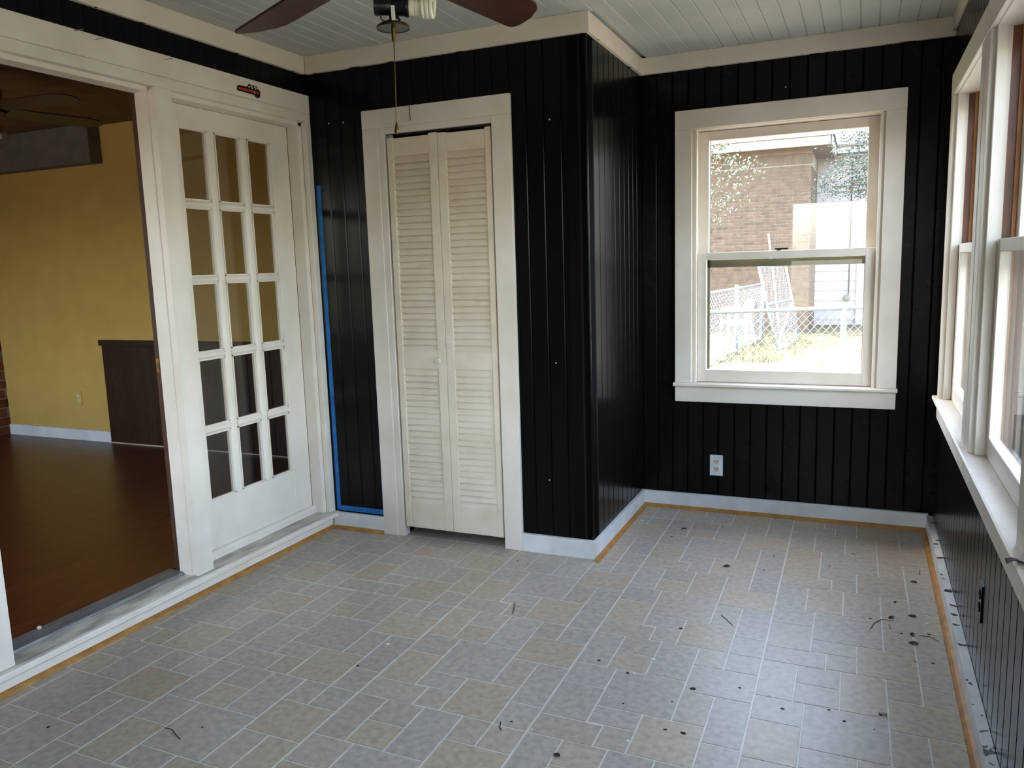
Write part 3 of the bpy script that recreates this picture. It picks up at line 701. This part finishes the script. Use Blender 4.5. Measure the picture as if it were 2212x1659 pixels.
# fan of the next room
FX = Vector((-1.66, -.56, 0)); f2 = empty('ceiling_fan', (FX.x, FX.y, 2.0), label='dark brown ceiling fan with glass globe in the dim next room', cat='ceiling fan')
mb = MB().lathe([(.02, 2.27), (.11, 2.28), (.12, 2.31), (.12, 2.36), (.06, 2.40), (.06, NC)], (FX.x, FX.y, 0), 24); autosmooth(build('motor_housing', mb, fanblack, f2))
mb = MB().lathe([(.05, 2.19), (.055, 2.20), (.055, 2.26), (.03, 2.275)], (FX.x, FX.y, 0), 18); autosmooth(build('switch_housing', mb, fanblack, f2))
ol2 = [(.14, -.05), (.2, -.062), (.55, -.068), (.615, -.05), (.645, -.02), (.65, .01), (.63, .045), (.58, .066), (.2, .062), (.14, .05)]
for k in range(5):
    M = Matrix.Translation((FX.x, FX.y, 2.255)) @ Matrix.Rotation(R(6 + 72*k), 4, 'Z') @ Matrix.Rotation(-.2, 4, 'X')
    b_ = build('blade', MB().prism(ol2, -.003, .003, lambda a, b, d: M @ Vector((a, b, d))), dark_wood, f2)
    build('blade_iron', MB().tube([M @ Vector((.09, 0, .012)), M @ Vector((.16, 0, .006)), M @ Vector((.22, 0, .005))], .008, 6), fanblack, b_)
for k in range(3):
    a = R(20 + 120*k); d = Vector((math.cos(a), math.sin(a), -.9)).normalized(); c = Vector((FX.x, FX.y, 2.20)) + d*.05
    q = d.to_track_quat('Z', 'Y').to_matrix().to_4x4(); M = Matrix.Translation(c) @ q
    mb = MB().lathe([(.018, 0), (.022, .01), (.045, .04), (.052, .075), (.048, .11), (.042, .118)], (0, 0, 0), 16, caps=False); mb.v = [M @ v for v in mb.v]
    autosmooth(build('glass_shade', mb, G_bulb, f2))
    mb = MB().lathe([(.012, 0), (.016, .03), (.026, .06), (.02, .085), (.004, .095)], (0, 0, 0), 12); mb.v = [M @ v for v in mb.v]
    autosmooth(build('bulb', mb, bulbw, f2))

# ------------------------------------------------------------------ outside: ground, fences, house, trees
GZ = -.2
gm = MB(); random.seed(11); NXg, NYg = 60, 60
for j in range(NYg+1):
    for i in range(NXg+1):
        gx = -30 + 66*i/NXg; gy = -30 + 62*j/NYg; near = -4.6 < gx < 4 and -6 < gy < 2
        gm.v.append(Vector((gx, gy, GZ - (.06 if near else 0) + (0 if near else random.uniform(-.03, .03)))))
for j in range(NYg):
    for i in range(NXg): k = j*(NXg+1)+i; gm.f.append((k, k+1, k+NXg+2, k+NXg+1))
g_ = build('ground', gm, ground_m, smooth=True, kind='structure', label='dry sunlit grass yard outside the windows', cat='ground')

build('patio', MB().box(XR+.16, 9, -14, 3.2, GZ-.1, GZ+.02, .01).box(-6, XR+.16, -14, YN-.16, GZ-.1, GZ+.02, .01), patio_m, kind='structure', label='pale concrete slab outside the row of windows, spread out to bounce light', cat='patio')  # slab extended around the house and toned to bounce daylight indoors
def wires(mb, P, Ud, Vd, L, H, s, r):
    """diamond mesh of straight wires in the parallelogram P + a*Ud + b*Vd"""
    n = int((L + H)/s) + 1
    for sg in (1, -1):
        for i in range(n):
            c = i*s - (H if sg == 1 else 0)
            a0, b0 = (c, 0) if sg == 1 else (c, 0); a1 = c + sg*H; b1 = H
            if a0 < 0: b0 += (0 - a0)*sg; a0 = 0
            if a1 < 0: b1 = b1 - (0 - a1); a1 = 0
            if a0 > L: b0 += (a0 - L); a0 = L
            if a1 > L: b1 -= (a1 - L); a1 = L
            if b1 - b0 < .01: continue
            mb.tube([P + Ud*a0 + Vd*b0, P + Ud*a1 + Vd*b1], r, 3, cap=False)
Zv = Vector((0, 0, 1))
p0, p1 = at(1531, 675, 2, .87), at(1870, 663, 2, .87); ud = (p1 - p0); ud.z = 0; ud.normalize()
S = p0 - ud*1.2; Lf = 4.6
fn = empty('chain_link_fence', (S.x + ud.x*2, S.y + ud.y*2, GZ), label='galvanised chain link fence with top rail close outside the far window', cat='fence')
build('top_rail', MB().tube([S + Zv*0, S + ud*Lf], .019, 10), steel, fn, smooth=True)
pp = at(1827, 665, 2, .87); t0 = (pp - S).dot(ud)
for t in (t0 - 2.4, t0, t0 + 2.2):
    q = S + ud*t; autosmooth(build('post', MB().tube([(q.x, q.y, GZ-.05), (q.x, q.y, .86)], .028, 12), steel, fn)); autosmooth(build('post_cap', MB().lathe([(.03, .855), (.03, .875), (.018, .898), (.004, .905)], (q.x, q.y, 0), 12), steel, fn))
mb = MB(); wires(mb, Vector((S.x, S.y, GZ+.02)), ud, Zv, Lf, 1.03, .08, .0028)
build('wire_mesh', mb, steel, fn, kind='stuff')
# rear fence run
q0, q1 = at(1540, 785, 2, GZ), at(1590, 762, 2, GZ); u2 = (q1 - q0); u2.z = 0; u2.normalize(); S2 = q0 - u2*1.5; L2 = 5.2; tz = at(1589, 623, 1, q1.y).z
f3 = empty('chain_link_fence', S2 + u2*2, label='weathered chain link fence run behind the white plastic chair', cat='fence')
build('top_rail', MB().tube([Vector((S2.x, S2.y, tz)), Vector((S2.x, S2.y, tz)) + u2*L2], .022, 8), steel, f3, smooth=True); build('bottom_rail', MB().tube([S2 + Zv*.04, S2 + u2*L2 + Zv*.04], .02, 8), steel, f3, smooth=True)
for t in (.3, (q1 - S2).dot(u2), L2 - .1):
    q = S2 + u2*t; build('post', MB().tube([(q.x, q.y, GZ-.05), (q.x, q.y, tz+.06)], .032, 10), steel, f3, smooth=True)
mb = MB(); wires(mb, S2 + Zv*.06, u2, Zv, L2, tz - GZ - .08, .095, .003); build('wire_mesh', mb, steel, f3, kind='stuff')
# leaning gate
bl, br = at(1679, 756, 2, GZ), at(1727, 735, 2, GZ); tl, tr_ = at(1639, 577, 1, bl.y - .1), at(1697, 573, 1, br.y - .15)
gt = empty('chain_link_gate', (bl + br)/2, label='chain link gate panel leaning askew in the yard', cat='gate')
for nm, a, b in (('stile', bl, tl), ('stile', br, tr_), ('rail', bl, br), ('rail', tl, tr_), ('rail', bl.lerp(tl, .55), br.lerp(tr_, .55)), ('brace', bl.lerp(tl, .02), br.lerp(tr_, .52))):
    build(nm, MB().tube([a, b], .022, 8), steel, gt, smooth=True)
ug = (br - bl).normalized(); vg = (tl - bl); mb = MB(); wires(mb, bl, ug, vg.normalized(), (br - bl).length, vg.length, .095, .003); build('wire_mesh', mb, steel, gt, kind='stuff')
# pale pole
a = at(1690, 700, 2, GZ); b = at(1660, 505, 1, 11.6)
build('pole', MB().tube([Vector((1.25, 11.8, GZ)), b], .016, 8), fascia_m, smooth=True, label='pale pole leaning behind the chain link gate', cat='pole')

# white plastic chair
ch = empty('plastic_chair', (0, 0, 0), label='white moulded plastic armchair in the sunny yard', cat='chair')
def cpart(nm, mb): o = build(nm, mb, plastic, ch); autosmooth(o); return o
def solid(mb, t):                              # thicken an open grid
    return mb
seat = MB().prism([(-.23, -.22), (.23, -.22), (.25, .0), (.22, .22), (-.22, .22), (-.25, .0)], .40, .425, lambda a, b, d: (a, b, d)); cpart('seat', seat)
bk = MB()
arc = [(math.sin(t)*.27, .20 + .07*math.cos(t) - .04) for t in [R(-65 + 130*i/10) for i in range(11)]]
for i in range(11):
    hgt = .84 - .10*abs(i-5)**2/25
    x_, y_ = arc[i]; bk.v += [Vector((x_, y_, hgt-.06)), Vector((x_*1.03, y_+.03, hgt)), Vector((x_*1.03, y_+.055, hgt-.01)), Vector((x_, y_+.03, hgt-.07))]
for i in range(10):
    for j in range(4): bk.f.append((4*i+j, 4*i+(j+1) % 4, 4*i+4+(j+1) % 4, 4*i+4+j))
bk.f += [(0, 1, 2, 3), (43, 42, 41, 40)]; cpart('back_rim', bk)
for i in range(1, 10):
    x_, y_ = arc[i]; hgt = .80 - .10*abs(i-5)**2/25
    sl = MB().add([(x_-.016, y_+.02, hgt), (x_+.016, y_+.02, hgt), (x_*.85+.016, .19, .42), (x_*.85-.016, .19, .42), (x_-.016, y_+.035, hgt), (x_+.016, y_+.035, hgt), (x_*.85+.016, .205, .42), (x_*.85-.016, .205, .42)], [(0,1,2,3),(7,6,5,4),(0,4,5,1),(1,5,6,2),(2,6,7,3),(3,7,4,0)])
    cpart('back_slat', sl)
for s in (-1, 1):
    cpart('arm', MB().tube([(s*.25, .15, .70), (s*.285, .0, .655), (s*.285, -.18, .645), (s*.27, -.24, .60), (s*.255, -.22, .44)], [.022, .026, .028, .024, .02], 8))
    cpart('leg', MB().tube([(s*.24, -.21, .44), (s*.26, -.25, 0)], [.03, .022], 8)); cpart('leg', MB().tube([(s*.22, .19, .44), (s*.25, .28, 0)], [.03, .022], 8))
    cpart('apron', MB().box(s*.225-.01, s*.225+.01, -.2, .2, .35, .41, .004))
cp = at(1591, 742, 2, GZ); ch.location = (cp.x, cp.y, GZ); ch.rotation_euler = (0, 0, R(-66))

# neighbour's house
HY = 14.2; hx = 1.56
hs = empty('neighbour_house', (-1, HY, GZ), label='neighbouring house with brick gable end, pale siding and shingle roof', cat='house')
bwall = build('brick_wall', MB().box(-7, hx-.012, HY+.012, 16.4, GZ, 3.52), mortar, hs)
def hface(mb, a, b, z0, z1, d, c):
    if mb is None: return (a, HY+.012, z0)
    mb.box(a, b, -.012, .01, z0, z1, c)
bricks(bwall, brickm, hface, -.93, hx, GZ+.02, 3.22, .203, .0575, .0105, lambda a, z: z > 1.08, .01)
def sface(mb, a, b, z0, z1, d, c):
    if mb is None: return (hx-.012, a, z0)
    mb.box(-.01, .012, a, b, z0, z1, c)
st_ = MB()
z = GZ + .02; r = 0
while z < 3.2:
    u = HY + .01 - .107*(r % 2)
    while u < 16.4:
        a, b = max(u, HY+.005), min(u+.203, 16.4)
        if b - a > .03: st_.box(hx-.02, hx, a, b, z, z+.0575)
        u += .2135
    z += .068; r += 1
x = -.93
while x < hx - .03: st_.box(x, x+.0575, HY, HY+.02, 3.235, 3.435); x += .068
x = -7
while x < -.95: st_.box(x, min(x+.203, -.935), HY, HY+.02, 1.0, 1.0575); x += .2135
build('brick_courses', st_, brickm, bwall, kind='stuff')
box('frieze_band', soffit_m, hs, -7, hx+.01, HY-.03, HY+.02, 3.44, 3.56, c=0)
box('soffit', soffit_m, hs, -7.4, hx+.36, 13.8, 16.5, 3.55, 3.58, c=0); box('fascia', fascia_m, hs, -7.4, hx+.38, 13.76, 13.80, 3.53, 3.70); box('fascia', fascia_m, hs, hx+.36, hx+.40, 13.76, 16.5, 3.53, 3.70)
rf = MB().add([(-7.5, 13.70, 3.70), (hx+.44, 13.70, 3.70), (hx+.44, 18.6, 3.70), (-7.5, 18.6, 3.70), (-5, 16.2, 4.7), (hx-2.0, 16.2, 4.7)], [(0, 1, 5, 4), (1, 2, 5), (2, 3, 4, 5), (3, 0, 4), (3, 2, 1, 0)])
build('roof', rf, roof_m, hs)
sw = box('siding_wall', siding_m, hs, hx-.02, 9.5, 16.42, 16.6, GZ, 3.62, c=0)
z = GZ + .12; lap = MB().prism([(0, 0), (0, .225), (-.006, .225), (-.022, 0)], 0, 1, lambda a, b, d: (d, a, b)); 
k = 0
while z < 3.5:
    l_ = MB().prism([(16.42, z), (16.42, z+.222), (16.412, z+.222), (16.396, z)], hx, 9.5, lambda a, b, d: (d, a, b)); build('siding_board', l_, siding_m, sw); z += .222
ca = at(1834, 600, 1, 16.38); cb = at(1850, 600, 1, 16.38)
build('conduit', MB().tube([(ca.x, 16.36, 3.4), (ca.x, 16.36, .55), (ca.x-.02, 16.33, .45)], .014, 8), soot, hs); box('corner_board', siding_m, hs, cb.x, cb.x+.09, 16.36, 16.4, GZ, 3.5)
build('meter', MB().lathe([(.07, 16.4), (.075, 16.36), (.075, 16.30), (.05, 16.27)], (ca.x-.03, 0, .42), 16, 'y'), stainc, hs)
box('soffit', soffit_m, hs, hx+.41, 9.9, 15.9, 16.5, 3.60, 3.63, c=0); box('fascia', fascia_m, hs, hx+.41, 9.9, 15.86, 15.9, 3.58, 3.76)
rf = MB().add([(hx+.41, 15.8, 3.76), (9.9, 15.8, 3.76), (9.9, 20, 5.0), (hx+.41, 20, 5.0)], [(0, 1, 2, 3)]); rf.v += [v + Vector((0, 0, -.05)) for v in rf.v]; rf.f += [(7, 6, 5, 4), (0, 4, 5, 1), (1, 5, 6, 2), (2, 6, 7, 3), (3, 7, 4, 0)]
build('roof', rf, roof_m, hs)

# trees
def leafy(mb, c, n, spread, size, rng, droop=0):
    for _ in range(n):
        p = c + Vector((rng.gauss(0, spread[0]), rng.gauss(0, spread[1]), rng.gauss(0, spread[2])))
        d = Vector((rng.uniform(-1, 1), rng.uniform(-1, 1), rng.uniform(-1, .5)-droop)).normalized(); s = d.cross(Vector((rng.uniform(-1, 1), rng.uniform(-1, 1), rng.uniform(-1, 1)))).normalized(); L = size*rng.uniform(.7, 1.3); wv = L*.24; nn = d.cross(s)*L*.07
        mb.add([p, p + d*L*.45 + s*wv + nn, p + d*L, p + d*L*.45 - s*wv + nn, p + d*L*.45], [(0, 1, 4), (1, 2, 4), (2, 3, 4), (3, 0, 4)])
rng = random.Random(7)
t1 = empty('tree', (-1.2, 9.6, GZ), label='leafy tree reaching in front of the brick wall outside', cat='tree')
build('trunk', MB().tube([(-1.2, 9.6, GZ-.1), (-1.15, 9.6, 1.2), (-.95, 9.6, 2.3), (-.7, 9.6, 3.4)], [.16, .13, .11, .06], 10), bark, t1, smooth=True)
fo = MB(); b1 = []
for tip, mid in (((.95, 9.5, 2.75), (.0, 9.55, 2.9)), ((.7, 9.45, 2.35), (-.1, 9.5, 2.55)), ((.55, 9.6, 3.1), (-.2, 9.6, 3.0)), ((.35, 9.4, 2.0), (-.3, 9.5, 2.4)), ((-.6, 9.0, 3.6), (-.7, 9.3, 3.2))):
    s0 = Vector((-.95, 9.6, 2.3)); tip, mid = Vector(tip), Vector(mid)
    build('branch', MB().tube([s0, mid, tip], [.04, .02, .006], 6), bark, t1, smooth=True)
    for k in range(5):
        c = mid.lerp(tip, k/4); leafy(fo, c, 60, (.14, .14, .13), .06, rng, .4)
        e = c + Vector((rng.uniform(-.1, .3), 0, rng.uniform(-.25, .15))); b1.append((c, e))
mb = MB()
for c, e in b1: mb.tube([c, e], .005, 4, cap=False)
build('twigs', mb, bark, t1, kind='stuff'); build('foliage', fo, leaf1, t1, kind='stuff')
t2 = empty('tree', (4.3, 12.6, GZ), label='blue green evergreen tree beside the pale siding outside', cat='tree')
build('trunk', MB().tube([(4.3, 12.6, GZ-.1), (4.25, 12.6, 2), (4.2, 12.6, 5.2)], [.2, .16, .05], 10), bark, t2, smooth=True)
fo = MB()
for k in range(26):
    z = 2.5 + 2.4*rng.random(); a = rng.uniform(0, 2*math.pi); Lb = 2.0*(1 - (z-2.5)/4)
    if k < 9: a = math.pi + rng.uniform(-.35, .35); z = 2.55 + .12*k; Lb = 2.45 - .05*k + rng.uniform(-.25, .1)
    s0 = Vector((4.25, 12.6, z-.2)); e = s0 + Vector((math.cos(a)*Lb, math.sin(a)*Lb, .25 - .1*rng.random()))
    build('branch', MB().tube([s0, s0.lerp(e, .5) + Vector((0, 0, .1)), e], [.035, .02, .006], 5), bark, t2)
    for q in range(9): leafy(fo, s0.lerp(e, .25 + .75*q/8), 70, (.12, .12, .09), .05, rng)
build('foliage', fo, leaf2, t2, kind='stuff')
# grass tufts
tf = MB()
for _ in range(240):
    cx_, cy_ = (rng.uniform(.3, 1.7), rng.uniform(9.2, 13.0)) if rng.random() < .6 else (rng.uniform(-1, 3.4), rng.uniform(5.6, 13.9))
    for b_ in range(10):
        a = rng.uniform(0, 6.28); h = rng.uniform(.05, .2); d = Vector((math.cos(a), math.sin(a), 0)); p = Vector((cx_, cy_, GZ-.02)) + d*rng.uniform(0, .08); sv = Vector((-d.y, d.x, 0))*.005
        tf.add([p - sv, p + sv, p + d*h*.5 + Zv*h], [(0, 1, 2)])
build('grass_tufts', tf, grass_m, label='tufts of dry yellow grass around the leaning gate', cat='grass', kind='stuff')

# ------------------------------------------------------------------ bits on the floor
rng = random.Random(21)
def fl(u, v): p = at(u, v, 2, 0); return p
def crumb(u, v, r=.005, m=soot, label='dark crumb of dried paint on the tile floor', grp='dark crumbs on the floor', name='paint_crumb', cat='crumb'):
    p = fl(u, v); n = 6; mb = MB(); a0 = rng.uniform(0, 6)
    for h, k in ((.0, 1), (r*.25, .9), (r*.4, .3)):
        for i in range(n): a = a0 + 2*math.pi*i/n; q = r*k*rng.uniform(.6, 1.2); mb.v.append(Vector((p.x + q*math.cos(a)*1.3, p.y + q*math.sin(a), h + .0002)))
    mb.f += [tuple(reversed(range(n))), tuple(2*n+i for i in range(n))] + [(k*n+i, k*n+(i+1) % n, (k+1)*n+(i+1) % n, (k+1)*n+i) for k in (0, 1) for i in range(n)]
    build(name, mb, m, label=label, cat=cat, group=grp)
for u, v, r in ((1451, 1159, 5), (1561, 1140, 4), (1672, 1201, 5), (1651, 1232, 5), (1792, 1223, 5), (1933, 1302, 6), (1471, 1358, 7), (1947, 1369, 6), (2007, 1371, 6), (1356, 1454, 7), (1346, 1520, 4), (1452, 1516, 4),
  (1497, 1488, 9), (1598, 1486, 5), (1690, 1531, 6), (1791, 1534, 5), (1823, 1558, 5), (1889, 1576, 3), (1476, 1584, 8), (1437, 1576, 5), (2015, 1433, 6), (1978, 1430, 4), (1105, 1559, 4), (1294, 1427, 6), (773, 1438, 6), (104, 1571, 6), (437, 1571, 4), (1880, 1336, 6), (1140, 1217, 4), (1118, 1212, 4), (1130, 1222, 3), (1903, 1545, 5)):
    crumb(u, v, r*.0009)
for u, v, r in ((1386, 1124, 8), (1412, 1425, 8), (1369, 1456, 7), (1315, 1506, 4), (1662, 1503, 6), (1356, 1601, 6), (1148, 1576, 6), (1248, 1549, 4), (1053, 1426, 4), (1047, 1440, 3), (1061, 1400, 5), (838, 1391, 7), (1977, 1385, 9), (2003, 1347, 6)):
    crumb(u, v, r*.0009, chipw, 'small white paint flake on the tile floor', 'white paint flakes on the floor', 'paint_flake', 'paint flake')
def leafbit(u, v, L, ang, label):
    p = fl(u, v); d = Vector((math.cos(ang), math.sin(ang), 0)); s = Vector((-d.y, d.x, 0)); mb = MB(); n = 7
    for i in range(n):
        t = i/(n-1); wv = L*.28*math.sin(math.pi*(.08+.88*t)); zc = .0006 + .004*t*t
        c = p + d*(L*(t-.5)) + s*(.12*L*math.sin(t*3))
        mb.v += [c - s*wv + Zv*(zc + wv*.5), c + Zv*zc, c + s*wv + Zv*(zc + wv*.35)]
    for i in range(n-1):
        for j in (0, 1): k = 3*i+j; mb.f.append((k, k+1, k+4, k+3))
    o = build('dry_leaf', mb, leafb, label=label, cat='leaf', group='dry leaf bits on the floor'); sm = o.modifiers.new('s', 'SOLIDIFY'); sm.thickness = .0006
LL = 'curled dark dry leaf bit on the tile floor'
for u, v, L, a in ((1478, 1143, .030, .2), (1570, 1224, .034, .1), (1974, 1258, .026, -.6), (1971, 1332, .030, -.5), (1926, 1335, .026, .6), (1973, 1391, .032, -.3), (1972, 1372, .026, 1.4), (1202, 1633, .026, -.5), (1934, 1301, .014, .3)):
    leafbit(u, v, L, a, LL)
def twig(pix, r=.0012, lab='thin dry twig lying on the tile floor'):
    pts = [fl(*p) for p in pix]; pts = [Vector((q.x, q.y, .0018 + .001*(i % 2))) for i, q in enumerate(pts)]
    build('twig', MB().tube(pts, r, 5), leafb, label=lab, cat='twig', group='twigs on the floor')
TL = 'tiny dry twig lying on the tile floor'
for q, lab in (([(1559, 1330), (1570, 1340), (1583, 1352)], 'straight dark twig lying alone across one grey tile'), ([(1880, 1360), (1888, 1348), (1903, 1339), (1930, 1342)], 'long curved twig on the tiles below the window row'),
  ([(354, 1573), (372, 1577), (380, 1588), (390, 1599)], 'kinked dark twig on the tiles near the doorway sill'), ([(1985, 1373), (2010, 1377), (2028, 1387)], 'thin twig between the leaf bits and the raw pine quarter round'),
  ([(1841, 1196), (1849, 1201)], TL), ([(1082, 1560), (1080, 1573), (1084, 1578)], TL), ([(1112, 1303), (1110, 1320), (1107, 1326)], TL), ([(1987, 1232), (1986, 1243)], TL), ([(1920, 1350), (1924, 1360)], TL)): twig(q, lab=lab)
# a screw, and a small ball on the threshold
a, b = fl(1900, 1543), fl(1916, 1544)
a.z = b.z = .004; mb = MB().tube([a, b], [.0022, .003], 8); mb.tube([a, a + (a-b).normalized()*.002], .0045, 10)
build('screw', mb, alu, label='loose dark screw on a tile near the window row', cat='screw')
p = at(85, 1357, 2, .112); mb = MB()
mb.lathe([(.0008, -.008), (.006, -.0055), (.008, 0), (.006, .0055), (.0008, .008)], (p.x, p.y, .114), 12)
autosmooth(build('foam_ball', mb, ivory, label='small cream ball lying at the doorway threshold', cat='ball'), 80)
